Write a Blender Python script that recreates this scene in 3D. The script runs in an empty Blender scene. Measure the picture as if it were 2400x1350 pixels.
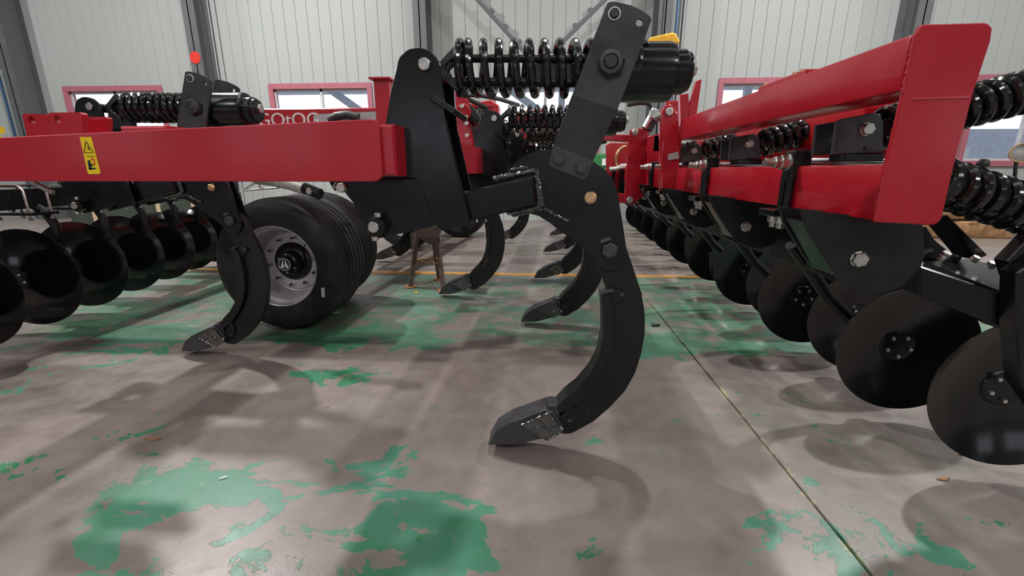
import bpy, bmesh, math, random
from math import sin, cos, tan, pi, radians, sqrt, atan2
from mathutils import Vector, Matrix
random.seed(7)
S = bpy.context.scene
COL = S.collection

# ------------------------------------------------------------------ camera, world, lamps, exposure
FPX = 1040.0; PITCH = radians(14.84); YAW = radians(3.73); CAMZ = 1.2
cd = bpy.data.cameras.new('camera'); cam = bpy.data.objects.new('camera', cd); COL.objects.link(cam)
cam.location = (0, 0, CAMZ)
cam.rotation_euler = (pi/2 - PITCH, 0, YAW)
cd.sensor_fit = 'HORIZONTAL'; cd.sensor_width = 36.0; cd.lens = 36.0*FPX/2400.0
cd.clip_start = 0.02; cd.clip_end = 300
S.camera = cam

S.view_settings.view_transform = 'Standard'
S.view_settings.look = 'None'
S.view_settings.gamma = 1.0
S.view_settings.use_curve_mapping = False
S.view_settings.exposure = -0.12

W = bpy.data.worlds.new('overcast_sky'); S.world = W; W.use_nodes = True
bg = W.node_tree.nodes['Background']
bg.inputs['Color'].default_value = (0.93, 0.96, 1.0, 1); bg.inputs['Strength'].default_value = 1.6

def lamp(x, y, z, power, size, col=(1.0, 0.97, 0.95)):
    l = bpy.data.lights.new('high_bay_lamp', 'AREA'); l.shape = 'DISK'; l.size = size; l.energy = power; l.color = col
    o = bpy.data.objects.new('high_bay_lamp', l); COL.objects.link(o); o.location = (x, y, z)
    return o
for lx, ly, lp in ((-6.0, 6.3, 740), (0.4, 5.0, 250), (5.6, 6.6, 520), (12.5, 6.5, 260), (-13.5, 6.5, 260),
                   (-7.5, -0.5, 190), (7.5, 0.0, 190),
                   (-6.0, -6.0, 260), (0.5, -5.0, 240), (6.5, -6.0, 260)):
    lamp(lx, ly, 7.6, lp, 0.32)

for sy, sp in ((8.6, 190), (1.2, 170), (-6.5, 190)):          # unseen area strips added under the ceiling for highlights along upper edges
    l = bpy.data.lights.new('highlight_strip', 'AREA'); l.shape = 'RECTANGLE'; l.size = 26; l.size_y = 0.9; l.energy = sp; l.color = (0.95, 0.98, 1.0)
    o = bpy.data.objects.new('highlight_strip', l); COL.objects.link(o); o.location = (0, sy, 8.5)

# ------------------------------------------------------------------ calibrated view -> real coordinates
_f = Vector((-sin(YAW)*cos(PITCH), cos(YAW)*cos(PITCH), -sin(PITCH)))
_r = Vector((cos(YAW), sin(YAW), 0))
_u = Vector((-sin(YAW)*sin(PITCH), cos(YAW)*sin(PITCH), cos(PITCH)))
def ray(px, py): return _f + _r*((px-1200)/FPX) - _u*((py-675)/FPX)
def P(px, py, Y):
    d = ray(px, py); t = Y/d.y
    return Vector((d.x*t, Y, CAMZ + d.z*t))
def G(px, py, z=0.0):
    d = ray(px, py); t = (z-CAMZ)/d.z
    return Vector((d.x*t, d.y*t, z))
def PX(px, py, X):
    d = ray(px, py); t = X/d.x
    return Vector((X, d.y*t, CAMZ + d.z*t))
def XZ(Y, pts): return [(P(a, b, Y).x, P(a, b, Y).z) for a, b in pts]

# ------------------------------------------------------------------ materials
def new_mat(name):
    m = bpy.data.materials.new(name); m.use_nodes = True
    nt = m.node_tree; return m, nt, nt.nodes['Principled BSDF']
def N(nt, t, **kw):
    n = nt.nodes.new(t)
    for k, v in kw.items(): setattr(n, k, v)
    return n
def noise(nt, scale, detail=4, rough=0.55, dist=0.0, vec=None):
    n = N(nt, 'ShaderNodeTexNoise'); n.inputs['Scale'].default_value = scale; n.inputs['Detail'].default_value = detail
    n.inputs['Roughness'].default_value = rough; n.inputs['Distortion'].default_value = dist
    if vec is not None: nt.links.new(vec, n.inputs['Vector'])
    return n
def ramp(nt, fac, stops):
    r = N(nt, 'ShaderNodeValToRGB'); e = r.color_ramp.elements
    while len(e) < len(stops): e.new(0.5)
    for i, (p, c) in enumerate(stops):
        e[i].position = p; e[i].color = (c[0], c[1], c[2], 1) if not isinstance(c, float) else (c, c, c, 1)
    nt.links.new(fac, r.inputs['Fac']); return r
def paint(name, col, rough=0.3, metallic=0.0, coat=0.0, var=0.12, bump=0.0, bscale=120, spec=0.5, nscale=9, rvar=0.12):
    m, nt, b = new_mat(name)
    pos = N(nt, 'ShaderNodeTexCoord').outputs['Object']
    n = noise(nt, nscale, 5, 0.6, 0.2, pos)
    lo = tuple(c*(1-var) for c in col); hi = tuple(min(1, c*(1+var)) for c in col)
    r = ramp(nt, n.outputs['Fac'], [(0.3, lo), (0.7, hi)])
    nt.links.new(r.outputs['Color'], b.inputs['Base Color'])
    rr = ramp(nt, n.outputs['Fac'], [(0.3, float(max(0.02, rough-rvar))), (0.7, float(min(1, rough+rvar)))])
    nt.links.new(rr.outputs['Color'], b.inputs['Roughness'])
    b.inputs['Metallic'].default_value = metallic
    b.inputs['Specular IOR Level'].default_value = spec
    if coat: b.inputs['Coat Weight'].default_value = coat; b.inputs['Coat Roughness'].default_value = 0.12
    if bump:
        n2 = noise(nt, bscale, 3, 0.6, 0, pos); bp = N(nt, 'ShaderNodeBump'); bp.inputs['Strength'].default_value = bump; bp.inputs['Distance'].default_value = 0.002
        nt.links.new(n2.outputs['Fac'], bp.inputs['Height']); nt.links.new(bp.outputs['Normal'], b.inputs['Normal'])
    return m
M = {}
M['black'] = paint('black_gloss_paint', (0.005, 0.006, 0.008), 0.2, bump=0.05, bscale=30, spec=0.42, rvar=0.06)
M['blacksatin'] = paint('black_satin_paint', (0.008, 0.009, 0.0095), 0.38, bump=0.06, bscale=60, spec=0.4)
M['blackworn'] = paint('black_scuffed_paint', (0.034, 0.035, 0.040), 0.32, bump=0.25, bscale=160, spec=0.6, var=0.3)
M['springblack'] = paint('black_spring_lacquer', (0.008, 0.009, 0.009), 0.16, spec=0.6, rvar=0.05)
M['weld'] = paint('black_weld_bead', (0.035, 0.038, 0.038), 0.14, spec=1.0, coat=1.0, bump=1.0, bscale=55, rvar=0.05)
M['discblack'] = paint('black_disc_paint', (0.004, 0.0045, 0.005), 0.13, spec=0.5, rvar=0.05)
M['red'] = paint('red_gloss_paint', (0.42, 0.006, 0.018), 0.3, coat=0.35, bump=0.10, bscale=220, rvar=0.05, var=0.05)
M['reddark'] = paint('red_hinge_paint', (0.40, 0.008, 0.014), 0.34, coat=0.3, bump=0.1, bscale=200)
M['zinc'] = paint('zinc_plating', (0.62, 0.62, 0.58), 0.32, metallic=1.0, var=0.15, nscale=40)
M['brass'] = paint('yellow_zinc_plating', (0.75, 0.50, 0.27), 0.35, metallic=1.0, var=0.2, nscale=60)
M['greysteel'] = paint('dark_hex_head', (0.045, 0.046, 0.05), 0.5, var=0.2, nscale=40)
M['rubber'] = paint('tyre_rubber', (0.020, 0.021, 0.023), 0.62, var=0.2, spec=0.35, bump=0.15, bscale=80)
M['rim'] = paint('silver_rim_paint', (0.46, 0.45, 0.47), 0.38, metallic=0.25, var=0.06)
M['white'] = paint('white_print', (0.78, 0.78, 0.78), 0.5, var=0.05)
M['yellow'] = paint('yellow_sticker', (0.85, 0.60, 0.012), 0.45, var=0.04)
M['ink'] = paint('black_print', (0.015, 0.02, 0.03), 0.5)
M['redink'] = paint('red_print', (0.6, 0.03, 0.02), 0.5)
M['hoist'] = paint('yellow_hoist_paint', (0.72, 0.38, 0.02), 0.5, var=0.2)
M['hose'] = paint('black_hose_rubber', (0.03, 0.03, 0.032), 0.45)
M['wrap'] = paint('grey_hose_wrap', (0.42, 0.42, 0.38), 0.6, var=0.2, nscale=30)
M['chrome'] = paint('polished_rod', (0.7, 0.7, 0.72), 0.15, metallic=1.0)
M['rust'] = paint('rusty_steel', (0.14, 0.10, 0.085), 0.65, metallic=0.2, var=0.4, nscale=14)
M['orangerust'] = paint('orange_rust', (0.40, 0.17, 0.045), 0.7, var=0.4, nscale=30)
M['wall'] = paint('wall_panel_paint', (0.395, 0.425, 0.412), 0.5, var=0.02, nscale=0.4, spec=0.3)
M['wallback'] = paint('wall_backing', (0.38, 0.40, 0.39), 0.8)
M['column'] = paint('grey_column_paint', (0.105, 0.112, 0.12), 0.5, var=0.08)
M['frame'] = paint('maroon_window_frame', (0.40, 0.13, 0.17), 0.5, var=0.1)
M['sash'] = paint('pale_window_sash', (0.55, 0.55, 0.58), 0.45)
M['bluepipe'] = paint('blue_pipe_paint', (0.08, 0.17, 0.33), 0.4)
M['farwall'] = paint('dark_far_wall', (0.34, 0.35, 0.36), 0.6, var=0.1, nscale=0.3)
M['ceil'] = paint('ceiling_sheet', (0.45, 0.46, 0.47), 0.6, var=0.03, nscale=0.5)
M['green'] = paint('green_machine_paint', (0.035, 0.20, 0.06), 0.45)
M['darkgreen'] = paint('dark_green_cabinet', (0.05, 0.068, 0.05), 0.5)
M['beige'] = paint('beige_board', (0.62, 0.48, 0.33), 0.6)
M['timber'] = paint('brown_timber', (0.30, 0.165, 0.075), 0.75, var=0.55, nscale=6, bump=0.5, bscale=25)
M['canopy'] = paint('blue_grey_roof_sheet', (0.55, 0.60, 0.74), 0.5)
M['canopypost'] = paint('pale_blue_steel', (0.62, 0.66, 0.78), 0.5)
M['ground'] = paint('yard_concrete', (0.42, 0.42, 0.41), 0.8)
M['linepaint'] = None

def glass_mat():
    m, nt, b = new_mat('window_glass'); nt.nodes.remove(b)
    out = nt.nodes['Material Output']
    t = N(nt, 'ShaderNodeBsdfTransparent'); t.inputs['Color'].default_value = (0.93, 0.95, 0.97, 1)
    g = N(nt, 'ShaderNodeBsdfGlossy'); g.inputs['Roughness'].default_value = 0.03
    lw = N(nt, 'ShaderNodeLayerWeight'); lw.inputs['Blend'].default_value = 0.5
    pw = N(nt, 'ShaderNodeMath', operation='POWER'); nt.links.new(lw.outputs['Facing'], pw.inputs[0]); pw.inputs[1].default_value = 4.0
    fr = N(nt, 'ShaderNodeMath', operation='MULTIPLY_ADD'); nt.links.new(pw.outputs[0], fr.inputs[0]); fr.inputs[1].default_value = 0.6; fr.inputs[2].default_value = 0.04
    mx = N(nt, 'ShaderNodeMixShader'); nt.links.new(fr.outputs[0], mx.inputs[0]); nt.links.new(t.outputs[0], mx.inputs[1]); nt.links.new(g.outputs[0], mx.inputs[2])
    nt.links.new(mx.outputs[0], out.inputs['Surface']); return m
M['glass'] = glass_mat()

def floor_mat():
    m, nt, b = new_mat('worn_green_concrete')
    L = nt.links
    pos = N(nt, 'ShaderNodeNewGeometry').outputs['Position']
    sep = N(nt, 'ShaderNodeSeparateXYZ'); L.new(pos, sep.inputs[0]); X = sep.outputs[0]; Y = sep.outputs[1]
    def math(op, a, c=None, clamp=False):
        n = N(nt, 'ShaderNodeMath', operation=op); n.use_clamp = clamp
        for i, v in enumerate((a, c)):
            if v is None: continue
            if isinstance(v, (int, float)): n.inputs[i].default_value = v
            else: L.new(v, n.inputs[i])
        return n.outputs[0]
    def blob(cx, cy, rx, ry, amp):
        dx = math('DIVIDE', math('SUBTRACT', X, cx), rx); dy = math('DIVIDE', math('SUBTRACT', Y, cy), ry)
        d = math('ADD', math('MULTIPLY', dx, dx), math('MULTIPLY', dy, dy))
        return math('MULTIPLY', math('SUBTRACT', 1.0, d, True), amp)
    def stepr(v, a, bb):
        n = N(nt, 'ShaderNodeMapRange'); n.inputs['From Min'].default_value = a; n.inputs['From Max'].default_value = bb
        L.new(v, n.inputs['Value']); return n.outputs[0]
    # concrete
    n1 = noise(nt, 0.8, 6, 0.6, 0.4, pos); n2 = noise(nt, 7, 6, 0.65, 0.3, pos); n3 = noise(nt, 90, 3, 0.6, 0, pos)
    base = ramp(nt, n1.outputs['Fac'], [(0.34, (0.198, 0.180, 0.150)), (0.50, (0.213, 0.178, 0.162)), (0.66, (0.150, 0.120, 0.109))])
    fine = ramp(nt, n2.outputs['Fac'], [(0.3, 0.86), (0.7, 1.10)])
    mul = N(nt, 'ShaderNodeMixRGB', blend_type='MULTIPLY'); mul.inputs[0].default_value = 1.0
    L.new(base.outputs[0], mul.inputs[1]); L.new(fine.outputs[0], mul.inputs[2])
    # green paint mask (where the coating has survived)
    mp = N(nt, 'ShaderNodeMapping'); mp.inputs['Scale'].default_value = (0.8, 1.15, 1.0); mp.inputs['Rotation'].default_value = (0, 0, radians(18)); L.new(pos, mp.inputs['Vector'])
    g1 = noise(nt, 2.9, 12, 0.66, 1.0, mp.outputs[0])
    bandm = math('MULTIPLY', stepr(Y, 2.80, 2.95), stepr(Y, 5.12, 5.02))
    bias = math('MULTIPLY', bandm, 0.165)
    for a in ((-0.90, 1.18, 1.0, 0.46, 0.150), (-1.6, 1.45, 0.80, 0.40, 0.09), (-0.60, 1.58, 0.45, 0.28, 0.105), (-0.36, 1.24, 0.34, 0.22, 0.12),
              (1.02, 1.28, 0.40, 0.22, 0.18), (1.45, 1.5, 0.5, 0.35, 0.08), (-1.25, 2.42, 0.42, 0.22, 0.17), (-3.2, 2.75, 0.8, 0.5, 0.14),
              (0.9, 2.98, 0.8, 0.3, 0.09), (-1.3, 3.0, 0.8, 0.35, 0.10), (1.5, 2.0, 0.5, 0.3, 0.06)):
        bias = math('ADD', bias, blob(*a))
    far = math('MULTIPLY', stepr(Y, 5.05, 5.15), -0.4)
    gh = noise(nt, 11, 8, 0.7, 0.6, mp.outputs[0])
    gn = math('ADD', math('MULTIPLY', math('SUBTRACT', g1.outputs['Fac'], 0.5), 1.35), math('MULTIPLY', math('SUBTRACT', gh.outputs['Fac'], 0.5), 0.45))
    v = math('ADD', math('ADD', math('ADD', gn, 0.45), math('MULTIPLY', bias, 1.30)), far)
    gm = math('ADD', math('MULTIPLY', stepr(v, 0.640, 0.650), math('SUBTRACT', 1.0, bandm)), math('MULTIPLY', stepr(v, 0.56, 0.70), math('MULTIPLY', bandm, 0.9)))
    edge = math('MULTIPLY', stepr(v, 0.628, 0.640), math('SUBTRACT', 1.0, gm))
    g2 = noise(nt, 1.1, 5, 0.6, 0, pos)
    gcol = ramp(nt, g2.outputs['Fac'], [(0.34, (0.080, 0.215, 0.165)), (0.52, (0.045, 0.190, 0.110)), (0.68, (0.022, 0.165, 0.065))])
    # wear of the green coat
    g3 = noise(nt, 16, 8, 0.75, 0.8, mp.outputs[0])
    wear = stepr(math('ADD', g3.outputs['Fac'], math('MULTIPLY', stepr(Y, 2.8, 3.4), 0.10)), 0.585, 0.72)
    gm2 = math('MULTIPLY', gm, math('SUBTRACT', 1.0, math('MULTIPLY', wear, 0.75)))
    mx = N(nt, 'ShaderNodeMixRGB'); L.new(gm2, mx.inputs[0]); L.new(mul.outputs[0], mx.inputs[1]); L.new(gcol.outputs[0], mx.inputs[2])
    # ragged tan edge of the flaked coat
    me = N(nt, 'ShaderNodeMixRGB'); L.new(math('MULTIPLY', edge, 0.35), me.inputs[0]); L.new(mx.outputs[0], me.inputs[1]); me.inputs[2].default_value = (0.30, 0.24, 0.15, 1)
    # yellowish crumbs along the saw cuts
    jx = math('ABSOLUTE', math('SUBTRACT', X, 1.03)); jn = noise(nt, 9, 6, 0.7, 0.5, pos)
    jm = math('MULTIPLY', stepr(math('ADD', jx, math('MULTIPLY', jn.outputs['Fac'], -0.16)), -0.074, -0.092), stepr(Y, 5.1, 4.6))
    jy = math('ABSOLUTE', math('SUBTRACT', Y, 2.88))
    jm2 = stepr(math('ADD', jy, math('MULTIPLY', jn.outputs['Fac'], -0.12)), -0.064, -0.078)
    jmm = math('MULTIPLY', math('MAXIMUM', jm, jm2), 0.8)
    mj = N(nt, 'ShaderNodeMixRGB'); L.new(jmm, mj.inputs[0]); L.new(me.outputs[0], mj.inputs[1]); mj.inputs[2].default_value = (0.40, 0.38, 0.20, 1)
    # dark scuffs and specks
    sp = noise(nt, 26, 3, 0.5, 1.2, pos); spm = stepr(sp.outputs['Fac'], 0.735, 0.76)
    md = N(nt, 'ShaderNodeMixRGB'); L.new(math('MULTIPLY', spm, 0.75), md.inputs[0]); L.new(mj.outputs[0], md.inputs[1]); md.inputs[2].default_value = (0.06, 0.05, 0.045, 1)
    mp2 = N(nt, 'ShaderNodeMapping'); mp2.inputs['Scale'].default_value = (1.0, 14.0, 1.0); mp2.inputs['Rotation'].default_value = (0, 0, radians(40)); L.new(pos, mp2.inputs['Vector'])
    sc = noise(nt, 3.0, 5, 0.6, 0.1, mp2.outputs[0]); scm = stepr(sc.outputs['Fac'], 0.66, 0.72)
    ms = N(nt, 'ShaderNodeMixRGB', blend_type='MULTIPLY'); L.new(math('MULTIPLY', scm, 0.35), ms.inputs[0]); L.new(md.outputs[0], ms.inputs[1]); ms.inputs[2].default_value = (0.55, 0.55, 0.55, 1)
    L.new(ms.outputs[0], b.inputs['Base Color'])
    rg = ramp(nt, n2.outputs['Fac'], [(0.3, 0.30), (0.7, 0.46)])
    L.new(rg.outputs[0], b.inputs['Roughness']); b.inputs['Specular IOR Level'].default_value = 0.5
    h = math('ADD', math('MULTIPLY', n3.outputs['Fac'], 0.15), math('ADD', math('MULTIPLY', n2.outputs['Fac'], 0.5), math('MULTIPLY', gm2, 0.5)))
    bp = N(nt, 'ShaderNodeBump'); bp.inputs['Strength'].default_value = 0.25; bp.inputs['Distance'].default_value = 0.004
    L.new(h, bp.inputs['Height']); L.new(bp.outputs[0], b.inputs['Normal'])
    return m
M['floor'] = floor_mat()

def line_mat():
    m, nt, b = new_mat('worn_yellow_line')
    pos = N(nt, 'ShaderNodeNewGeometry').outputs['Position']
    n = noise(nt, 7, 8, 0.7, 0.4, pos)
    r = ramp(nt, n.outputs['Fac'], [(0.42, (0.55, 0.27, 0.035)), (0.58, (0.40, 0.23, 0.07)), (0.66, (0.23, 0.19, 0.15))])
    nt.links.new(r.outputs[0], b.inputs['Base Color']); b.inputs['Roughness'].default_value = 0.5
    return m
M['linepaint'] = line_mat()

# ------------------------------------------------------------------ mesh builder
def frame_of(axis):
    a = Vector(axis).normalized(); h = Vector((0, 0, 1)) if abs(a.z) < 0.9 else Vector((1, 0, 0))
    u = a.cross(h).normalized(); v = a.cross(u).normalized(); return a, u, v
ORG = {}
class B:
    def __init__(s): s.bm = bmesh.new()
    def _bev(s, edges, w, seg=1):
        if w > 0: bmesh.ops.bevel(s.bm, geom=edges, offset=w, segments=seg, affect='EDGES', profile=0.6, clamp_overlap=True)
    def slab(s, pts, vec, bev=0.0):
        vec = Vector(vec); a = [s.bm.verts.new(Vector(p)) for p in pts]; b = [s.bm.verts.new(Vector(p)+vec) for p in pts]
        n = len(a); fs = [s.bm.faces.new(a), s.bm.faces.new(list(reversed(b)))]
        ed = list(fs[0].edges) + list(fs[1].edges)
        for i in range(n): s.bm.faces.new((a[i], b[i], b[(i+1) % n], a[(i+1) % n]))
        bmesh.ops.recalc_face_normals(s.bm, faces=list(s.bm.faces)); s._bev(ed, bev); return s
    def prism(s, poly, y0, y1, bev=0.0): return s.slab([(x, y0, z) for x, z in poly], (0, y1-y0, 0), bev)
    def holed(s, poly, holes, y0, y1):
        loops = [list(poly)]
        for (cx, cz), r in holes: loops.append([(cx+r*cos(2*pi*k/20), cz+r*sin(2*pi*k/20)) for k in range(20)])
        F = []; K = []; ed = []
        for lp in loops:
            f = [s.bm.verts.new((x, y0, z)) for x, z in lp]; k = [s.bm.verts.new((x, y1, z)) for x, z in lp]; n = len(f)
            for i in range(n):
                s.bm.faces.new((f[i], f[(i+1) % n], k[(i+1) % n], k[i]))
                ed.append((s.bm.edges.get((f[i], f[(i+1) % n])), s.bm.edges.get((k[i], k[(i+1) % n]))))
        for q in (0, 1): bmesh.ops.triangle_fill(s.bm, use_beauty=True, use_dissolve=False, edges=[e[q] for e in ed])
        return s
    def box(s, x0, x1, y0, y1, z0, z1, bev=0.0, seg=1):
        r = bmesh.ops.create_cube(s.bm, size=1.0); vs = r['verts']
        for v in vs: v.co = Vector((x0+(v.co.x+.5)*(x1-x0), y0+(v.co.y+.5)*(y1-y0), z0+(v.co.z+.5)*(z1-z0)))
        if bev: s._bev(list({e for v in vs for e in v.link_edges}), bev, seg)
        return s
    def bar(s, p0, p1, w, h, up=(0, 0, 1), bev=0.0):
        p0 = Vector(p0); p1 = Vector(p1); a = (p1-p0).normalized(); u = a.cross(Vector(up)).normalized(); v = u.cross(a)
        c = [p0+u*w/2+v*h/2, p0-u*w/2+v*h/2, p0-u*w/2-v*h/2, p0+u*w/2-v*h/2]
        vs0 = set(s.bm.verts); A = [s.bm.verts.new(q) for q in c]; Bb = [s.bm.verts.new(q+p1-p0) for q in c]
        s.bm.faces.new(A); s.bm.faces.new(list(reversed(Bb)))
        for i in range(4): s.bm.faces.new((A[i], Bb[i], Bb[(i+1) % 4], A[(i+1) % 4]))
        if bev: s._bev(list({e for q in A+Bb for e in q.link_edges}), bev)
        return s
    def lathe(s, prof, o, axis, seg=32, closed=False, phase=0.0):
        o = Vector(o); a, u, v = frame_of(axis); rings = []
        for r, t in prof:
            if r < 1e-6: rings.append([s.bm.verts.new(o+a*t)])
            else: rings.append([s.bm.verts.new(o+a*t+(u*cos(2*pi*k/seg+phase)+v*sin(2*pi*k/seg+phase))*r) for k in range(seg)])
        pr = list(zip(rings, rings[1:])) + ([(rings[-1], rings[0])] if closed else [])
        for A, Bb in pr:
            for k in range(seg):
                k2 = (k+1) % seg
                if len(A) == 1 and len(Bb) == 1: continue
                if len(A) == 1: s.bm.faces.new((A[0], Bb[k], Bb[k2]))
                elif len(Bb) == 1: s.bm.faces.new((A[k], Bb[0], A[k2]))
                else: s.bm.faces.new((A[k], Bb[k], Bb[k2], A[k2]))
        return s
    def cyl(s, p0, p1, r, seg=20, bev=None, r1=None, phase=0.0):
        p0 = Vector(p0); p1 = Vector(p1); L = (p1-p0).length; r1 = r if r1 is None else r1; b = min(r, L/2)*0.12 if bev is None else bev
        return s.lathe([(0, 0), (r-b, 0), (r, b), (r1, L-b), (r1-b, L), (0, L)], p0, p1-p0, seg, phase=phase)
    def hexh(s, p, axis, r, h, washer=0.0, phase=0.0):
        p = Vector(p); a = Vector(axis).normalized(); t = 0
        if washer: s.cyl(p, p+a*h*0.18, washer, 20); t = h*0.18
        s.lathe([(0, t), (r, t), (r, h*0.86), (r*0.86, h), (0, h)], p, a, 6, phase=phase); return s
    def tube(s, path, r, seg=10, closed=False):
        path = [Vector(p) for p in path]; n = len(path); rings = []; prev = None
        for i, p in enumerate(path):
            t = (path[(i+1) % n]-path[i-1]) if closed else (path[min(i+1, n-1)]-path[max(i-1, 0)])
            t.normalize()
            if prev is None: _, u, _ = frame_of(t)
            else: u = (prev - t*prev.dot(t)).normalized()
            prev = u; v = t.cross(u)
            rr = r(i/(n-1)) if callable(r) else r
            rings.append([s.bm.verts.new(p+(u*cos(2*pi*k/seg)+v*sin(2*pi*k/seg))*rr) for k in range(seg)])
        for A, Bb in zip(rings, rings[1:]+([rings[0]] if closed else [])):
            for k in range(seg): s.bm.faces.new((A[k], A[(k+1) % seg], Bb[(k+1) % seg], Bb[k]))
        if not closed: s.bm.faces.new(rings[0]); s.bm.faces.new(list(reversed(rings[-1])))
        return s
    def helix(s, p0, p1, R, r, turns, close=1.2, ppt=22, seg=9, phase=0.0):
        p0 = Vector(p0); p1 = Vector(p1); a, u, v = frame_of(p1-p0); L = (p1-p0).length; n = int(turns*ppt); pts = []
        def wgt(q): return 0.38 if (q < close or q > turns-close) else 1.0
        tot = sum(wgt(i/ppt) for i in range(n)); acc = 0
        for i in range(n+1):
            th = 2*pi*i/ppt+phase; pts.append(p0+a*(acc/tot*L)+(u*cos(th)+v*sin(th))*R)
            if i < n: acc += wgt(i/ppt)
        return s.tube(pts, r, seg)
    def done(s, name, mat, parent=None, smooth=32, **props):
        bm = s.bm; bmesh.ops.recalc_face_normals(bm, faces=list(bm.faces))
        xs = [v.co.copy() for v in bm.verts]
        lo = Vector((min(p[i] for p in xs) for i in range(3))); hi = Vector((max(p[i] for p in xs) for i in range(3)))
        o = (lo+hi)/2
        if parent is None: o.z = lo.z
        bmesh.ops.translate(bm, verts=list(bm.verts), vec=-o)
        me = bpy.data.meshes.new(name); bm.to_mesh(me); bm.free()
        me.materials.append(M[mat] if isinstance(mat, str) else mat)
        if smooth:
            me.shade_smooth(); me.set_sharp_from_angle(angle=radians(smooth))
        ob = bpy.data.objects.new(name, me); COL.objects.link(ob)
        ORG[ob.name] = o
        if parent is not None: ob.parent = parent; ob.location = o - ORG[parent.name]
        else: ob.location = o
        for k, val in props.items(): ob[k] = val
        return ob
def thing(name, loc, label, cat, group=None):
    o = bpy.data.objects.new(name, None); COL.objects.link(o); o.location = loc; o.empty_display_size = 0.1
    ORG[o.name] = Vector(loc); o['label'] = label; o['category'] = cat
    if group: o['group'] = group
    return o
KIDS = {}
def dup(o, d):
    c = o.copy(); COL.objects.link(c); c.location = o.location + Vector(d); ORG[c.name] = ORG[o.name] + Vector(d)
    for ch in list(o.children):
        k = ch.copy(); COL.objects.link(k); k.parent = c; ORG[k.name] = ORG[ch.name] + Vector(d)
    return c
def text(body, size, mat, loc, rot, parent, name, ext=0.0015, sx=1.0):
    cu = bpy.data.curves.new(name, 'FONT'); cu.body = body; cu.size = size; cu.extrude = ext; cu.align_x = 'CENTER'; cu.align_y = 'CENTER'; cu.resolution_u = 4
    t = bpy.data.objects.new('tmp_text', cu); COL.objects.link(t)
    dg = bpy.context.evaluated_depsgraph_get(); me = bpy.data.meshes.new_from_object(t.evaluated_get(dg))
    bpy.data.objects.remove(t)
    R = Matrix.Translation(Vector(loc)) @ rot.to_4x4() @ Matrix.Diagonal((sx, 1, 1, 1))
    me.transform(R)
    bm = bmesh.new(); bm.from_mesh(me); b = B(); b.bm.free(); b.bm = bm
    return b.done(name, mat, parent, smooth=None)
FACE = Matrix.Rotation(pi/2, 3, 'X')          # text upright, facing -Y

# ================================================================== THE HALL
WY = 11.0; CEIL = 8.6
XL, XR, YF = -21.0, 21.0, -12.0
fb = B().box(XL, XR, YF, WY+0.3, -0.30, -0.03).done('floor', 'wallback', kind='structure')
ORG['floor'] = fb.location.copy()
xs = [XL, -12.0, -5.4, 1.03, 7.4, 14.0, XR]; ys = [YF, -5.6, 2.88, WY+0.3]
for i in range(len(xs)-1):
    for j in range(len(ys)-1):
        g = 0.0045
        B().box(xs[i]+g, xs[i+1]-g, ys[j]+g*0.6, ys[j+1]-g*0.6, -0.03, 0.0, 0.003).done('floor_slab', 'floor', fb, smooth=None)
B().box(-13, 9.0, 5.10, 5.225, 0.0002, 0.0012).done('painted_line', 'linepaint', fb, smooth=None, label='worn yellow painted line')

B().box(XL, XR, YF, WY+0.3, CEIL, CEIL+0.15).done('ceiling', 'ceil', kind='structure', smooth=None)
B().box(XL-0.2, XL, YF, WY+0.3, 0, CEIL).done('wall_left', 'wall', kind='structure', smooth=None)
B().box(XR, XR+0.2, YF, WY+0.3, 0, CEIL).done('wall_right', 'wall', kind='structure', smooth=None)
fwb = B(); fe = [XL]
fwins = [(-16.5, -13.0), (-10.8, -7.3), (-5.2, -1.7), (0.4, 3.9), (6.0, 9.5), (11.6, 15.1)]
for q in fwins: fe += list(q)
fe.append(XR)
for i in range(0, len(fe), 2): fwb.box(fe[i], fe[i+1], YF-.2, YF, 0, CEIL)
for q in fwins:
    fwb.box(q[0], q[1], YF-.2, YF, 0, 1.3); fwb.box(q[0], q[1], YF-.2, YF, 3.4, CEIL)
fwb.done('wall_front', 'farwall', kind='structure', smooth=None)
for k, q in enumerate(fwins):
    f = B()
    for a, b, c, d in ((q[0], q[1], 3.32, 3.4), (q[0], q[1], 1.3, 1.38), (q[0], q[0]+.08, 1.38, 3.32), (q[1]-.08, q[1], 1.38, 3.32), ((q[0]+q[1])/2-.03, (q[0]+q[1])/2+.03, 1.38, 3.32)): f.box(a, b, YF-.12, YF+.02, c, d)
    fr = f.done('window_%d' % (k+6), 'frame', kind='structure', smooth=None)
    m = (q[0]+q[1])/2
    for a, b in ((q[0]+.08, m-.03), (m+.03, q[1]-.08)): B().box(a, b, YF-.07, YF-.064, 1.38, 3.32).done('window_pane', 'glass', fr, smooth=None)
B().box(-60, 60, -60, YF-.25, -0.35, -0.25).done('front_yard_ground', 'ground', kind='structure', smooth=None)

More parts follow.
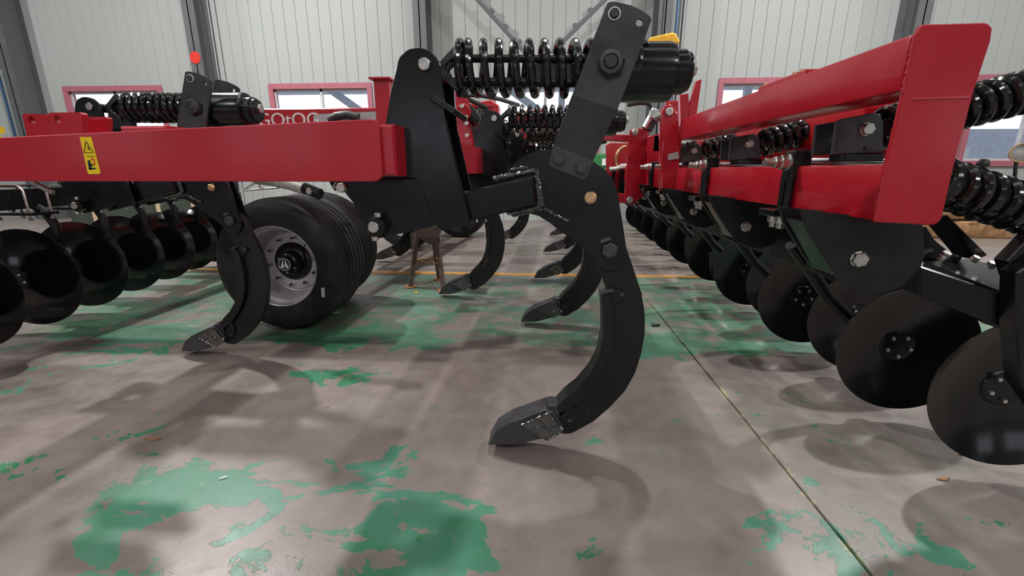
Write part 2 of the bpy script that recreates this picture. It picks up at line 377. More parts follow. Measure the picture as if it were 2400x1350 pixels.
# back wall: one standing sheet per panel, cut out for the windows
wins = [(-11.68, -9.19, 1.30, 3.13), (-6.47, -4.03, 1.30, 3.13), (-1.20, 1.30, 1.30, 3.13), (3.92, 6.40, 1.30, 3.13), (9.30, 12.9, 1.34, 3.13)]
bk = B()
edges = [XL]
for w in wins: edges += [w[0], w[1]]
edges.append(XR)
for i in range(0, len(edges), 2): bk.box(edges[i], edges[i+1], WY+0.045, WY+0.20, 0, CEIL)
for x0, x1, z0, z1 in wins:
    bk.box(x0, x1, WY+0.045, WY+0.20, 0, z0); bk.box(x0, x1, WY+0.045, WY+0.20, z1, CEIL)
wall = bk.done('wall_back', 'wallback', kind='structure', smooth=None)
unit = {}
def panel(x0, x1, z0, z1):
    key = (round(x1-x0, 3), round(z1-z0, 3))
    g = 0.003; c = Vector(((x0+x1)/2, WY+0.02, (z0+z1)/2))
    if key not in unit:
        o = B().box(x0+g, x1-g, WY, WY+0.04, z0, z1, 0.004).done('wall_panel', 'wall', wall, smooth=None); unit[key] = o
    else:
        o = unit[key].copy(); COL.objects.link(o); o.location = c - ORG['wall_back']
ZS = 4.32
for i in range(len(edges)-1):
    a, b = edges[i], edges[i+1]
    if b < -15 : pass
    n = max(1, round((b-a)/0.285)); w = (b-a)/n
    for k in range(n):
        x0, x1 = a+k*w, a+(k+1)*w
        if i % 2 == 0: panel(x0, x1, 0, CEIL)
        else:
            z0, z1 = wins[i//2][2:]; panel(x0, x1, 0, z0-0.02); panel(x0, x1, z1+0.02, CEIL)

for k, (x0, x1, z0, z1) in enumerate(wins):
    f = B(); t = 0.10
    for q in ((x0-.02, x1+.02, z1-t+.03, z1+.05), (x0-.02, x1+.02, z0-.05, z0+t-.03), (x0-.03, x0+t-.02, z0, z1), (x1-t+.02, x1+.03, z0, z1)):
        f.box(q[0], q[1], WY-0.04-(0.002 if q[3]-q[2] > .5 else 0), WY+0.16, q[2], q[3])
    fr = f.done('window_%d' % (k+1), 'frame', kind='structure', smooth=None)
    s = B(); nx = 3 if k == 4 else 2; ww = (x1-x0-0.16)/nx
    for i in range(nx+1):
        xx = x0+0.08+i*ww; s.box(xx-0.03, xx+0.03, WY+0.03, WY+0.08, z0+0.06, z1-0.06)
    s.box(x0+.08, x1-.08, WY+0.03, WY+0.08, z1-0.12, z1-0.06); s.box(x0+.08, x1-.08, WY+0.03, WY+0.08, z0+0.06, z0+0.12)
    s.done('sash', 'sash', fr, smooth=None)
    for i in range(nx):
        a = x0+0.08+i*ww
        B().box(a+.03, a+ww-.03, WY+0.05, WY+0.056, z0+.12, z1-.12).done('window_pane', 'glass', fr, smooth=None)

# steel columns (H section, flange towards the room)
def column(cx, name, side=1):
    c = B()
    y0 = 10.45
    c.box(cx-.14, cx+.14, y0, y0+.02, 0, CEIL); c.box(cx-.14, cx+.14, WY-.03, WY-.01, 0, CEIL); c.box(cx-.012, cx+.012, y0, WY-.02, 0, CEIL)
    return c.done(name, 'column', kind='structure', smooth=None)
c1 = column(P(440, 10, 10.45).x-0.02, 'trim_1'); c2 = column(P(981, 10, 10.45).x, 'trim_2'); c3 = column(P(1562, 10, 10.45).x, 'trim_3')
c4 = column(P(2172, 10, 10.45).x, 'trim_4'); c0 = column(P(-20, 10, 10.45).x-0.05, 'trim_5')
c = P(457, 135, 10.44); B().cyl(c, c+Vector((0, .004, 0)), 0.125, 28, 0.0005).done('red_dot_sticker', 'redink', c1, label='round red sticker')
for px, nm in ((1585, 'trim_6'), (14, 'trim_7')):
    x = P(px, 60 if px > 1000 else 240, 10.85).x
    b = B(); b.cyl((x, 10.85, 0.0), (x, 10.85, CEIL), 0.03, 12)
    for z in (1.8, 3.6, 5.4, 7.2): b.box(x-.05, x+.05, 10.84, 11.0, z, z+.03)
    b.done(nm, 'bluepipe', kind='structure')
x = P(1598, 60, 10.93).x; B().cyl((x, 10.93, 0), (x, 10.93, CEIL), 0.018, 10).done('trim_8', 'hose', kind='structure')
for px in (508, 522):
    x = P(px, 150, 10.93).x; B().cyl((x, 10.93, 0), (x, 10.93, CEIL), 0.014, 8).done('trim_%d' % (9 if px == 508 else 10), 'wallback', kind='structure')

# wind bracing between two columns, with clip plates along its upper edge
def brace(a, b, name, Y):
    p0, p1 = P(*a, Y), P(*b, Y); d = p1-p0; q0 = p0 - d*0.9; q1 = p1 + d*0.55
    k = B().bar(q0, q1, 0.07, 0.10, (0, 1, 0)); dn = d.normalized(); up = Vector((-dn.z, 0, dn.x))
    if up.z < 0: up = -up
    o = k.done(name, 'column', kind='structure', smooth=None)
    L = (q1-q0).length
    for i in range(1, int(L/0.42)):
        c = q0+dn*0.42*i; B().slab([c+up*.03-dn*.06, c+up*.03+dn*.06, c+up*.11+dn*.05, c+up*.11-dn*.01], (0, .05, 0)).done('clip_plate', 'column', o, smooth=None)
brace((1120, 0), (1235, 128), 'trim_11', 10.55); brace((1417, 0), (1289, 128), 'trim_12', 10.62)

# outside: canopy of a neighbouring shed seen through the panes
t = thing('open_shed', (0, 17, 0), 'pale blue open shed roof on braced posts outside the windows', 'shed')
B().box(-11.5, 11.2, 15.0, 18.1, 4.05, 4.35).done('roof', 'canopy', t, smooth=None)
rb = B()
for i in range(65): rb.cyl((-11.5+i*.35, 14.98, 3.98), (-11.5+i*.35, 15.4, 3.98), 0.09, 8)
rb.done('roof_edge', 'canopy', t, kind='stuff')
for x in (-11.3, -5.3, 0.6, 6.4, 10.9):
    B().box(x-.1, x+.1, 15.4, 15.6, -0.3, 4.05).done('post', 'canopypost', t, smooth=None)
    B().bar((x-.05, 15.5, 2.6), (x-2.2, 15.5, 4.1), .22, .22, (0, 1, 0)).done('brace', 'canopypost', t, smooth=None)
    B().bar((x+.05, 15.5, 3.0), (x+1.2, 15.5, 4.1), .03, .03, (0, 1, 0)).done('tie_rod', 'canopypost', t, smooth=None)
ob = thing('outbuilding', (17, 15.6, -.25), 'grey blue outbuilding wall with pale windows outside the rightmost window', 'building')
B().box(12.0, 24, 15.6, 19, -.25, 2.45).done('wall', 'canopy', ob, smooth=None)
for x in (12.4, 14.9, 17.4): 
    wf = B().box(x, x+1.1, 15.55, 15.6, .95, 1.95).done('window', 'canopypost', ob, smooth=None)
    B().box(x+.08, x+1.02, 15.53, 15.55, 1.03, 1.87).done('pane', 'white', wf, smooth=None)
B().box(-60, 60, WY+.35, 80, -0.35, -0.25).done('yard_ground', 'ground', kind='structure', smooth=None)

# ================================================================== TINE MACHINE (left and middle)
TM = thing('tillage_machine', (-1.8, 3.0, 0), 'red and black tillage machine with long curved tines, coil springs and a big rubber wheel', 'farm machine')
YC = 1.75
# ---- one tine with its trip spring (built at the nearest place, then copied)
def build_tine():
    # shank: curved flat bar between the two cheek plates
    sh = [(1375, 560), (1392, 607), (1406, 636), (1418, 668), (1424, 684), (1431, 700), (1435, 731), (1437, 770), (1430, 820), (1413, 865), (1388, 903), (1346, 945), (1326, 958), (1309, 966),
          (1290, 990), (1300, 1012), (1325, 1018), (1341, 1016), (1390, 989), (1429, 956), (1465, 917), (1489, 875), (1504, 826), (1511, 785), (1512, 748), (1509, 717), (1504, 689), (1487, 636), (1466, 575), (1430, 540)]
    tine = B().prism(XZ(1.73, sh), 1.73, 1.772, 0.0025).done('tine', 'blacksatin', TM)
    ch = [(1195, 400), (1203, 386), (1215, 375), (1240, 359), (1270, 351), (1300, 349), (1345, 356), (1389, 378), (1418, 397), (1437, 420), (1447, 447), (1458, 515), (1469, 586), (1464, 612), (1444, 634), (1420, 636), (1404, 625),
          (1392, 607), (1369, 583), (1340, 560), (1314, 543), (1288, 522), (1262, 506), (1230, 498), (1190, 500), (1185, 470)]
    pl = XZ(1.712, ch)
    B().prism(pl, 1.712, 1.73, 0.0025).done('cheek_plate', 'black', tine)
    B().prism(pl, 1.772, 1.79, 0.0025).done('cheek_plate', 'black', tine)
    shin = [(1410, 688), (1424, 684), (1438, 690), (1452, 678), (1462, 684), (1464, 697), (1452, 704), (1440, 722), (1440, 731), (1442, 770), (1435, 822), (1418, 868), (1392, 907), (1351, 950), (1330, 962), (1312, 967), (1305, 955), (1325, 933), (1354, 910), (1384, 875), (1403, 839), (1414, 787), (1414, 731)]
    B().prism(XZ(1.70, [(1410, 688), (1424, 686), (1437, 706), (1440, 731), (1441, 770), (1434, 822), (1417, 868), (1391, 907), (1351, 949), (1330, 962), (1312, 968), (1305, 955), (1325, 933), (1354, 910), (1384, 875), (1403, 839), (1414, 787), (1414, 731)]), 1.70, 1.80, 0.003).done('wear_shin', 'blacksatin', tine, label='curved wear strip on the front of the tine')
    B().prism(XZ(1.715, [(1412, 688), (1450, 678), (1464, 684), (1466, 697), (1450, 706), (1440, 724), (1428, 716)]), 1.716, 1.729, 0.0015).done('shin_ear', 'blacksatin', tine)
    B().prism(XZ(1.715, [(1326, 962), (1346, 952), (1352, 958), (1350, 984), (1338, 996), (1318, 1000), (1306, 985)]), 1.718, 1.729, 0.0015).done('shin_ear', 'blacksatin', tine)
    B().slab([P(1409, 690, 1.70), P(1440, 683, 1.70), P(1440, 680, 1.70), P(1410, 686, 1.70)], (0, .1, 0)).done('shin_cap', 'greysteel', tine, smooth=None)
    for q, r in (((1458, 690), .009), ((1335, 985), .008)):
        c = P(*q, 1.715); B().cyl(c+Vector((0, -.004, 0)), c+Vector((0, .01, 0)), r, 14).done('shin_bolt', 'greysteel', tine)
    for q in ((1407, 936), (1378, 960)):
        c = P(*q, 1.729); B().lathe([(.004, 0), (.007, -.002), (.0085, 0)], c, (0, -1, 0), 12).done('shank_hole', 'greysteel', tine)
    # share point
    pt = [(1144, 1043), (1162, 1012), (1198, 989), (1279, 960), (1300, 968), (1318, 1000), (1300, 1020), (1269, 1029), (1207, 1043)]
    B().prism(XZ(1.695, pt), 1.695, 1.805, 0.003).done('share_point', 'blackworn', tine)
    cl = B().prism(XZ(1.685, [(1222, 996), (1286, 968), (1297, 980), (1317, 1012), (1303, 1022), (1281, 1031)]), 1.684, 1.696, 0.002)
    for a, bb in (((1222, 996), (1286, 968)), ((1222, 996), (1281, 1031)), ((1281, 1031), (1317, 1012)), ((1317, 1012), (1286, 968)), ((1262, 985), (1292, 1013)), ((1245, 1004), (1305, 1000))):
        A, Bq = P(*a, 1.684), P(*bb, 1.684); n = 16
        cl.tube([A+(Bq-A)*(i/n)+Vector((0, random.uniform(-.002, .001), random.uniform(-.0015, .0015))) for i in range(n+1)], lambda q: 0.0045+0.0018*sin(q*40), 7)
    cl.done('share_clip', 'weld', tine, label='weld-spattered clip holding the share point')
    B().box(*(lambda a, b: (min(a.x, b.x), max(a.x, b.x), 1.71, 1.79, min(a.z, b.z), max(a.z, b.z)))(P(1282, 985, 1.71), P(1312, 950, 1.71)), 0.004).done('share_neck', 'blackworn', tine)
    c = P(1308, 1003, 1.69); B().hexh(c+Vector((.012, .006, 0)), (0, -1, 0), 0.011, 0.014).done('share_bolt', 'zinc', tine)
    # spring strips bolted to the cheeks
    up = [(1421, 13), (1424, 7), (1432, 4), (1443, 4), (1477, 12), (1500, 22), (1520, 35), (1526, 43), (1526, 50), (1513, 85), (1447, 257), (1341, 224)]
    for k, (yu, yl, sgn) in enumerate(((1.630, 1.702, 1), (1.858, 1.788, 1))):
        poly = XZ(1.63, up); hc = P(1499, 53, 1.63); b = B().holed(poly, [((hc.x, hc.z), .0115)], yu, yu+.012)
        lo = [(1341, 224), (1447, 257), (1393, 379), (1298, 340)]
        q = XZ(1.64, lo)
        b.slab([(q[0][0], yu, q[0][1]), (q[1][0], yu, q[1][1]), (q[2][0], yl, q[2][1]), (q[3][0], yl, q[3][1])], (0, .011, 0), 0.0015)
        tb = XZ(1.70, [(1298, 338), (1392, 378), (1374, 417), (1367, 422), (1289, 391), (1285, 384)])
        b.prism(tb, yl-.002, yl+.010, 0.0015)
        st = b.done('spring_strip', 'blackworn', tine, label='scuffed flat strip plate leaning to the right')
        if k: continue
        for qx, qy in ((1310, 372), (1362, 393)):
            c = P(qx, qy, 1.699); B().hexh(c, (0, -1, 0), 0.0215, 0.016, phase=0.5).done('strip_bolt', 'greysteel', tine)
        c = P(1440, 32, 1.629); B().lathe([(.0155, .0), (.0165, .004), (.0195, .004), (.0205, 0)], c, (0, -1, 0), 28).done('ring_mark', 'white', tine, label='pale scuffed ring around the top bolt')
        B().hexh(c, (0, -1, 0), 0.0155, 0.012).done('strip_bolt', 'blackworn', tine)
        c = P(1430, 147, 1.629)
        B().hexh(c+Vector((.004, .006, -.006)), (0, -1, 0), 0.046, 0.016, phase=.3).done('pin_nut', 'black', tine)
        B().lathe([(.022, .014), (.024, .024), (.036, .022), (.040, .012), (.040, 0)], c, (0, -1, 0), 32).done('pin_washer', 'greysteel', tine)
        B().cyl(c+Vector((0, .25, 0)), c+Vector((0, -.026, 0)), 0.0215, 24, 0.004).done('trip_pin', 'blackworn', tine)
    # coil spring, its guide rods, fork and cup
    a = P(1074, 161, YC); e = P(1500, 163, YC)
    B().helix(a, e, 0.085, 0.0145, 13.6, 1.15, 24, 10, 1.9).done('coil_spring', 'springblack', tine)
    for qy, r, hh in ((137, .014, 0), (193, .0165, 0)):
        B().cyl(P(1058, qy, YC), P(1480, qy, YC), r, 14, .002).done('guide_rod', 'blacksatin', tine)
    B().slab([P(1255, 148, 1.74), P(1385, 148, 1.74), P(1385, 186, 1.74), P(1255, 186, 1.74)], (0, .02, 0), .002).done('guide_plate', 'blackworn', tine)
    fk = XZ(1.715, [(1018, 150), (1032, 143), (1066, 108), (1074, 108), (1074, 128), (1060, 140), (1046, 152), (1042, 163), (1046, 176), (1060, 186), (1075, 196), (1075, 216), (1064, 210), (1044, 190), (1024, 180)])
    for y in (1.705, 1.775): B().prism(fk, y, y+.022, 0.003).done('spring_fork', 'blackworn', tine)
    c0 = P(1395, 172, YC); ax = (1, 0, 0)
    x = lambda px: P(px, 172, YC).x - c0.x
    Rr = 0.098
    B().lathe([(0, x(1440)), (.085, x(1440)), (Rr, x(1448)), (Rr, x(1560)), (Rr-.004, x(1572)), (Rr-.02, x(1577)), (0, x(1577))], c0, ax, 44).done('spring_cup', 'black', tine)
    B().lathe([(.0, x(1575)), (.073, x(1575)), (.073, x(1600)), (.069, x(1604)), (.0, x(1604))], c0, ax, 36).done('cup_collar', 'black', tine)
    B().lathe([(.0, x(1603)), (.065, x(1603)), (.065, x(1611)), (.061, x(1614)), (.0, x(1614))], c0, ax, 36).done('cup_cap', 'black', tine)
    B().hexh(c0+Vector((x(1613), 0, .01)), ax, 0.028, 0.024).done('cup_bolt', 'zinc', tine)
    # arm the tine is welded to
    am = XZ(1.675, [(1085, 449), (1250, 414), (1256, 482), (1090, 521)])
    B().prism(am, 1.675, 1.825, 0.006).done('arm_tube', 'black', tine)
    w = B()
    def bead(pts, Y, r=0.0075, n=26):
        pp = [P(*p, Y) for p in pts]; out = []
        for A, C in zip(pp, pp[1:]):
            for i in range(n): out.append(A+(C-A)*(i/n)+Vector((random.uniform(-.002, .002), random.uniform(-.003, .001), random.uniform(-.002, .002))))
        out.append(pp[-1]); w.tube(out, lambda q: r*(0.85+0.3*abs(sin(q*70))), 8)
    bead([(1156, 419), (1250, 399), (1260, 404), (1272, 482)], 1.70, .0085); bead([(1256, 412), (1264, 484), (1190, 500)], 1.70, .008); bead([(1196, 398), (1238, 392)], 1.70, .006)
    bead([(1276, 487), (1298, 502), (1332, 518)], 1.707, .0055)
    bead([(1158, 424), (1248, 404)], 1.712, .006); bead([(1200, 506), (1270, 489)], 1.712, .006)
    w.done('weld_bead', 'weld', tine, label='lumpy glossy weld bead around the arm')
    c = P(1383, 463, 1.712)
    B().cyl(c+Vector((.003, .002, 0)), c+Vector((0, -.008, 0)), 0.0235, 24, .002).done('pivot_collar', 'brass', tine)
    B().hexh(c+Vector((0, -.007, 0)), (0, -1, 0), 0.019, 0.012).done('pivot_bolt', 'brass', tine, label='brass-coloured pivot bolt')
    c = P(1428, 586, 1.712); B().hexh(c, (0, -1, 0), 0.031, 0.018, phase=.45).done('shear_bolt', 'greysteel', tine)
    c = P(1420, 563, 1.708); B().bar(c+Vector((-.02, 0, -.006)), c+Vector((.018, 0, .008)), .014, .016, (0, 0, 1), .003).done('weld_stop', 'weld', tine)
    return tine
tine0 = build_tine()

def build_bracket():
    pl = [(902, 300), (915, 217), (930, 150), (936, 134), (947, 121), (961, 114), (978, 112), (995, 114), (1010, 121), (1022, 133), (1031, 147), (1035, 160), (1037, 190), (1039, 230), (1046, 290), (1072, 400), (1104, 527), (1034, 541), (1022, 528), (980, 420), (905, 405)]
    q = XZ(1.64, pl)
    br = B().prism(q, 1.64, 1.658, 0.003).done('tine_bracket', 'black', TM)
    B().prism(q, 1.842, 1.86, 0.003).done('rear_plate', 'black', br)
    lo = XZ(1.662, [(795, 418), (990, 418), (1032, 527), (883, 560), (872, 548), (850, 523), (828, 476), (800, 440)])
    B().prism(lo, 1.660, 1.676, 0.003).done('lower_plate', 'black', br)
    B().prism(lo, 1.824, 1.840, 0.003).done('lower_plate', 'black', br)
    c = P(995, 151, 1.64)
    B().cyl(c+Vector((0, .25, 0)), c+Vector((0, -.006, 0)), 0.0235, 24, .002).done('pin_collar', 'black', br)
    B().cyl(c+Vector((0, .0, 0)), c+Vector((0, -.012, 0)), 0.0205, 24, .002).done('bracket_pin', 'zinc', br, label='bright zinc pin end')
    a, b2 = P(1018, 234, 1.63), P(1060, 258, 1.63)
    B().bar(P(1010, 228, 1.63)+Vector((0, .12, 0)), P(1066, 262, 1.63)+Vector((0, .12, 0)), .25, .022, (0, 0, 1), .003).done('stop_bar', 'black', br)
    c = P(885, 530, 1.64)
    B().cyl(c+Vector((0, .20, 0)), c+Vector((0, -.028, 0)), 0.036, 28, .004).done('pivot_boss', 'black', br)
    B().cyl(c+Vector((-.004, -.024, 0)), c+Vector((-.004, -.038, 0)), 0.0205, 24, .002).done('pivot_pin', 'zinc', br)
    for dz, dx in ((.036, .012), (-.036, -.006)):
        B().hexh(c+Vector((dx, -.02, dz)), (0, 0, 1 if dz > 0 else -1), 0.0125, 0.016).done('locking_nut', 'zinc', br)
    c = P(802, 440, 1.66); B().hexh(c, (0, -1, 0), 0.0195, 0.018, .019).done('frame_bolt', 'zinc', br, label='bright hexagon frame bolt')
    return br
br0 = build_bracket()
rows = [(0.068, 1.637), (0.150, 3.13), (0.252, 4.78), (0.372, 6.49), (-2.16, 0.90), (-2.03, 4.05), (-0.766, 2.40), (-0.62, 5.72)]
for dx, dy in rows:
    tc = dup(tine0, (dx, dy, 0)); dup(br0, (dx, dy, 0))
    if (dx, dy) == (-2.16, 0.90):          # this tine carries a shorter, tightly wound spring
        for ch in list(tc.children):
            if ch.name.startswith('coil_spring'): bpy.data.objects.remove(ch)
        d = Vector((dx, dy, 0))
        B().helix(P(1100, 161, YC)+d, P(1500, 163, YC)+d, .070, .0150, 15.5, 1.0, 24, 10).done('coil_spring', 'springblack', tc, label='tightly wound coil spring')
        B().lathe([(0, 0), (.03, 0), (.045, .05), (.078, .075), (.078, .085), (0, .085)], P(1052, 161, YC)+d, (1, 0, 0), 28).done('spring_seat', 'black', tc)

# side plate of the wing with its warning sticker
sp = [(-700, 352), (0, 322), (440, 300), (870, 279), (880, 281), (888, 292), (897, 405), (894, 416), (884, 424), (870, 426), (0, 425), (-700, 424)]
side = B().prism(XZ(1.52, sp), 1.52, 1.536, 0.003).done('side_plate', 'red', TM, label='long red side plate of the frame')
def flat(pts, Y, name, mat, parent, t=.0008, **kw):
    return B().prism(XZ(Y, pts), Y-t, Y+.0002).done(name, mat, parent, smooth=None, **kw)
flat([(187, 321), (214, 321), (236, 405), (233, 408), (209, 408), (206, 405)], 1.5195, 'warning_sticker', 'yellow', side, label='yellow warning sticker with a black triangle')
tri = [(201, 331), (219, 357), (197, 358)]
for i in range(3):
    a, b = P(*tri[i], 1.518), P(*tri[(i+1) % 3], 1.518); B().bar(a, b, .0012, .0022, (0, 1, 0)).done('sticker_print', 'ink', side, smooth=None)
flat([(205, 341), (207, 346), (204, 346), (212, 353), (207, 350), (209, 346)], 1.5184, 'sticker_print', 'ink', side)
for r in ([(205, 377), (211, 375), (215, 397), (209, 398)], [(211, 384), (217, 383), (218, 389), (212, 390)], [(209, 394), (224, 393), (225, 396), (210, 398)]): flat(r, 1.5184, 'sticker_print', 'ink', side)
cc = P(216, 381, 1.518); B().tube([cc+Vector((.009*cos(t), 0, .011*sin(t))) for t in [0.3*k-1.0 for k in range(10)]], .0018, 6).done('sticker_print', 'redink', side)
for a, b in (((212, 373), (217, 371)), ((219, 371), (223, 375))):
    B().bar(P(*a, 1.518), P(*b, 1.518), .0012, .002, (0, 1, 0)).done('sticker_print', 'redink', side, smooth=None)
flat([(204, 366), (221, 366), (221, 367), (204, 367)], 1.5184, 'sticker_print', 'ink', side)

# cross tubes of the frame (run away from the viewer), one per tine row
def cross_tube(x0, x1, z0, z1, y1, sh): return B().slab([(x0, 1.536, z0), (x1, 1.536, z0), (x1, 1.536, z1), (x0, 1.536, z1)], (sh*(y1-1.536), y1-1.536, 0), 0.008)
tz0, tz1 = P(927, 413, 1.54).z, P(927, 291, 1.54).z; txr = P(927, 350, 1.54).x
for dx, y1 in ((0, 9.2), (-0.80, 9.2), (-2.16, 9.2), (-3.35, 9.2)):
    cross_tube(txr-.17+dx, txr+dx, tz0, tz1, y1, 0.041).done('cross_tube', 'red', TM)
for yy in (3.25, 5.2):
    B().box(-4.6, txr-.04, yy, yy+.16, tz0+.01, tz1-.03, .006).done('long_tube', 'red', TM)
b = B().box(-4.9, -3.2, 2.30, 2.46, P(40, 330, 2.3).z-.1, P(30, 290, 2.3).z, .01).done('rear_rail', 'red', TM)
flat([(0, 298), (9, 297), (13, 312), (0, 313)], 2.298, 'rail_sticker', 'yellow', b); flat([(0, 317), (3, 317), (5, 322), (0, 322)], 2.298, 'rail_sticker', 'yellow', b)
for pts, Y in (([(52, 270), (58, 266), (108, 268), (112, 274), (125, 340), (68, 340)], 2.0), ([(112, 268), (118, 264), (186, 263), (192, 268), (192, 340), (124, 340)], 2.0)):
    hx = (pts[1][0]+16, pts[1][1]+15); c = P(*hx, Y)
    lg = B().holed(XZ(Y, pts), [((c.x, c.z), .017)], Y, Y+.03).done('hitch_lug', 'red', TM)
    q = [(p[0]-10, p[1]+2) for p in pts]; c2 = P(hx[0]-4, hx[1]+1, Y+.14)
    B().holed(XZ(Y, q), [((c2.x, c2.z), .019)], Y+.14, Y+.17).done('lug_cheek', 'red', lg)

# left disc gang: tube, clamps and domed discs
def disc_mesh(c, R, ang, dome, mat='discblack', flip=1, seg=56):
    ax = Vector((sin(ang), -cos(ang), 0))
    pr = []
    n = 12; t = 0.006
    for i in range(n+1):
        r = R*i/n; pr.append((r, dome*(1-(r/R)**2)*flip))
    back = [(r, h-t) for r, h in reversed(pr)]
    return B().lathe([(0, pr[0][1])]+pr[1:]+[(R+.0005, -t*.5)]+back[:-1]+[(0, back[-1][1])], c, ax, seg), ax
def build_disc(c, R, ang, dome, flip, root, nb=5, rb=.05):
    b, ax = disc_mesh(c, R, ang, dome, flip=flip); d = b.done('disc', 'discblack', root, smooth=40)
    h0 = dome*flip
    o = Vector(c)+ax*(h0+.001)
    B().lathe([(0, .012), (rb*1.35, .012), (rb*1.5, .006), (rb*1.5, -.004)], o, ax, 28).done('hub_plate', 'black', d)
    _, u, v = frame_of(ax)
    for k in range(nb):
        th = 2*pi*k/nb+.4; q = o+(u*cos(th)+v*sin(th))*rb+ax*.012
        B().hexh(q, ax, 0.0095, 0.014).done('hub_bolt', 'zinc', d)
    B().lathe([(0, -.11), (.055, -.11), (.06, -.03), (.05, 0)], o-ax*(.01 if flip > 0 else -.0), ax, 24).done('bearing_hub', 'black', d)
    return d
RL = 0.365
ld = [(100, 760), (215, 717), (310, 682), (390, 655), (440, 632)]
dl0 = build_disc((-3.80, 2.976, RL+.06), RL, radians(9), 0.075, 1, TM)
base = Vector((-3.80, 2.976, 0))
for x, y in ((-3.70, 2.50), (-3.60, 2.02), (-3.891, 3.448), (-3.985, 3.938), (-4.05, 4.41), (-4.15, 4.89), (-4.2, 5.37)):
    dup(dl0, (x-base.x, y-base.y, 0))
B().slab([(-3.72, 1.62, .93), (-3.58, 1.62, .93), (-3.58, 1.62, 1.07), (-3.72, 1.62, 1.07)], (-.45, 4.2, 0), .006).done('gang_tube', 'black', TM)
for i, (x, y) in enumerate(((-3.60, 2.02), (-3.70, 2.50), (-3.80, 2.976), (-3.891, 3.448), (-3.985, 3.938), (-4.05, 4.41), (-4.15, 4.89))):
    arm = B()
    arm.tube([(x+.02, y+.14, .95), (x+.08, y+.16, .90), (x+.12, y+.17, .80), (x+.12, y+.16, .60), (x+.05, y+.10, .47)], .032, 8)
    am = arm.done('disc_arm', 'blacksatin', TM)
    pl = B().box(x-.13, x+.17, y-.01, y+.18, .885, .905, .003).done('clamp_plate', 'black', am)
    for yy in (y+.0, y+.15):
        k = B(); k.tube([(x-.10, yy, .86), (x-.10, yy, 1.06), (x-.085, yy, 1.085), (x-.06, yy, 1.092), (x+.10, yy, 1.092), (x+.125, yy, 1.085), (x+.14, yy, 1.06), (x+.14, yy, .86)], .0085, 8)
        k.done('u_bolt', 'zinc', am, label='bright bent U-bolt')
        for xx in (x-.10, x+.14): B().hexh((xx, yy, .868), (0, 0, -1), .015, .018).done('u_bolt_nut', 'zinc', am)
    B().hexh((x+.04, y-.012, .93), (0, -1, 0), .022, .02).done('arm_bolt', 'zinc', am)
B().bar(P(72, 425, 2.3), P(125, 452, 2.3), .02, .02).done('linkage_rod', 'zinc', TM)

# road wheels
def build_wheel(cx, y0, R=0.505, w=0.50, zc=0.505):
    o = Vector((cx, y0, zc)); ax = (0, 1, 0)
    pr = [(.300, .045), (.305, .012), (.33, .006), (.40, -.004), (.450, .010), (.478, .028), (.492, .052), (R-.004, .085)]
    ny = 5; tr0, tr1 = .085, w-.085
    gw = .012
    for k in range(ny):
        yc = tr0+(tr1-tr0)*(k+.5)/ny
        pr += [(R, yc-gw), (R-.012, yc-gw*.7), (R-.012, yc+gw*.7), (R, yc+gw)]
    pr += [(R-.004, w-.085), (.492, w-.052), (.478, w-.028), (.45, w-.01), (.40, w+.004), (.33, w-.006), (.305, w-.012), (.30, w-.045)]
    wh = B().lathe(pr, o, ax, 72, closed=True).done('wheel', 'rubber', TM, smooth=25, label='big ribbed black tyre on a silver rim')
    rm = [(.302, .040), (.308, .020), (.304, .006), (.296, .010), (.292, .05), (.270, .075), (.262, .12), (.250, .215), (.242, .245), (.230, .252), (.227, .240), (.150, .240), (.150, .262), (.215, .270), (.25, .30), (.27, w-.08), (.292, w-.05), (.302, w-.04)]
    B().lathe(rm, o, ax, 56, closed=True).done('rim', 'rim', wh, smooth=25)
    for k in range(10):
        th = 2*pi*k/10+.16; q = o+Vector((.189*cos(th), .240, .189*sin(th)))
        B().hexh(q, (0, -1, 0), .0175, .026, .022).done('wheel_nut', 'zinc', wh)
        B().cyl(q+Vector((0, -.024, 0)), q+Vector((0, -.042, 0)), .010, 10).done('wheel_stud', 'black', wh)
    B().lathe([(.151, .262), (.148, .232), (.130, .222), (.092, .215), (.084, .17), (.078, .150), (.060, .146), (.056, .118), (.051, .110), (0, .110)], o, ax, 40).done('hub', 'black', wh)
    for k in range(6):
        th = 2*pi*k/6+.5; q = o+Vector((.071*cos(th), .148, .071*sin(th))); B().cyl(q, q+Vector((0, -.008, 0)), .006, 8).done('hub_screw', 'zinc', wh)
    cap = o+Vector((0, .1095, 0))
    B().lathe([(.043, .0), (.043, -.0012), (.0465, -.0012), (.0465, 0)], cap, ax, 36).done('cap_ring', 'white', wh)
    for sx in (-1, 1):
        pl = [(sx*.006, .034), (sx*.0105, .030), (sx*.029, -.022), (sx*.018, -.030), (sx*.012, -.026)]
        B().prism([(cap.x+a, cap.z+b) for a, b in pl], cap.y-.0012, cap.y).done('cap_emblem', 'white', wh, smooth=None, label='white wedge emblem on the hub cap')
    text('ADR', .017, 'white', cap+Vector((0, -.0008, -.012)), FACE @ Matrix.Rotation(radians(75), 3, 'Z'), wh, 'cap_lettering', .0004)
    q = P(757, 685, y0+.0); st = B().slab([q+Vector((-.010, .008, -.036)), q+Vector((.014, .008, -.034)), q+Vector((.018, .008, .036)), q+Vector((-.006, .008, .036))], (0, -.017, 0)).done('tyre_label', 'white', wh, smooth=None, label='small white paper label')
    return wh
wl0 = build_wheel(P(646, 620, 3.10).x, 3.10)
dup(wl0, (-.11, .60, 0))
for q in ((950, 584), (1076, 557)):
    g = G(*q); w0 = ORG[wl0.name]; dup(wl0, (g.x-w0.x, g.y-3.10, 0))
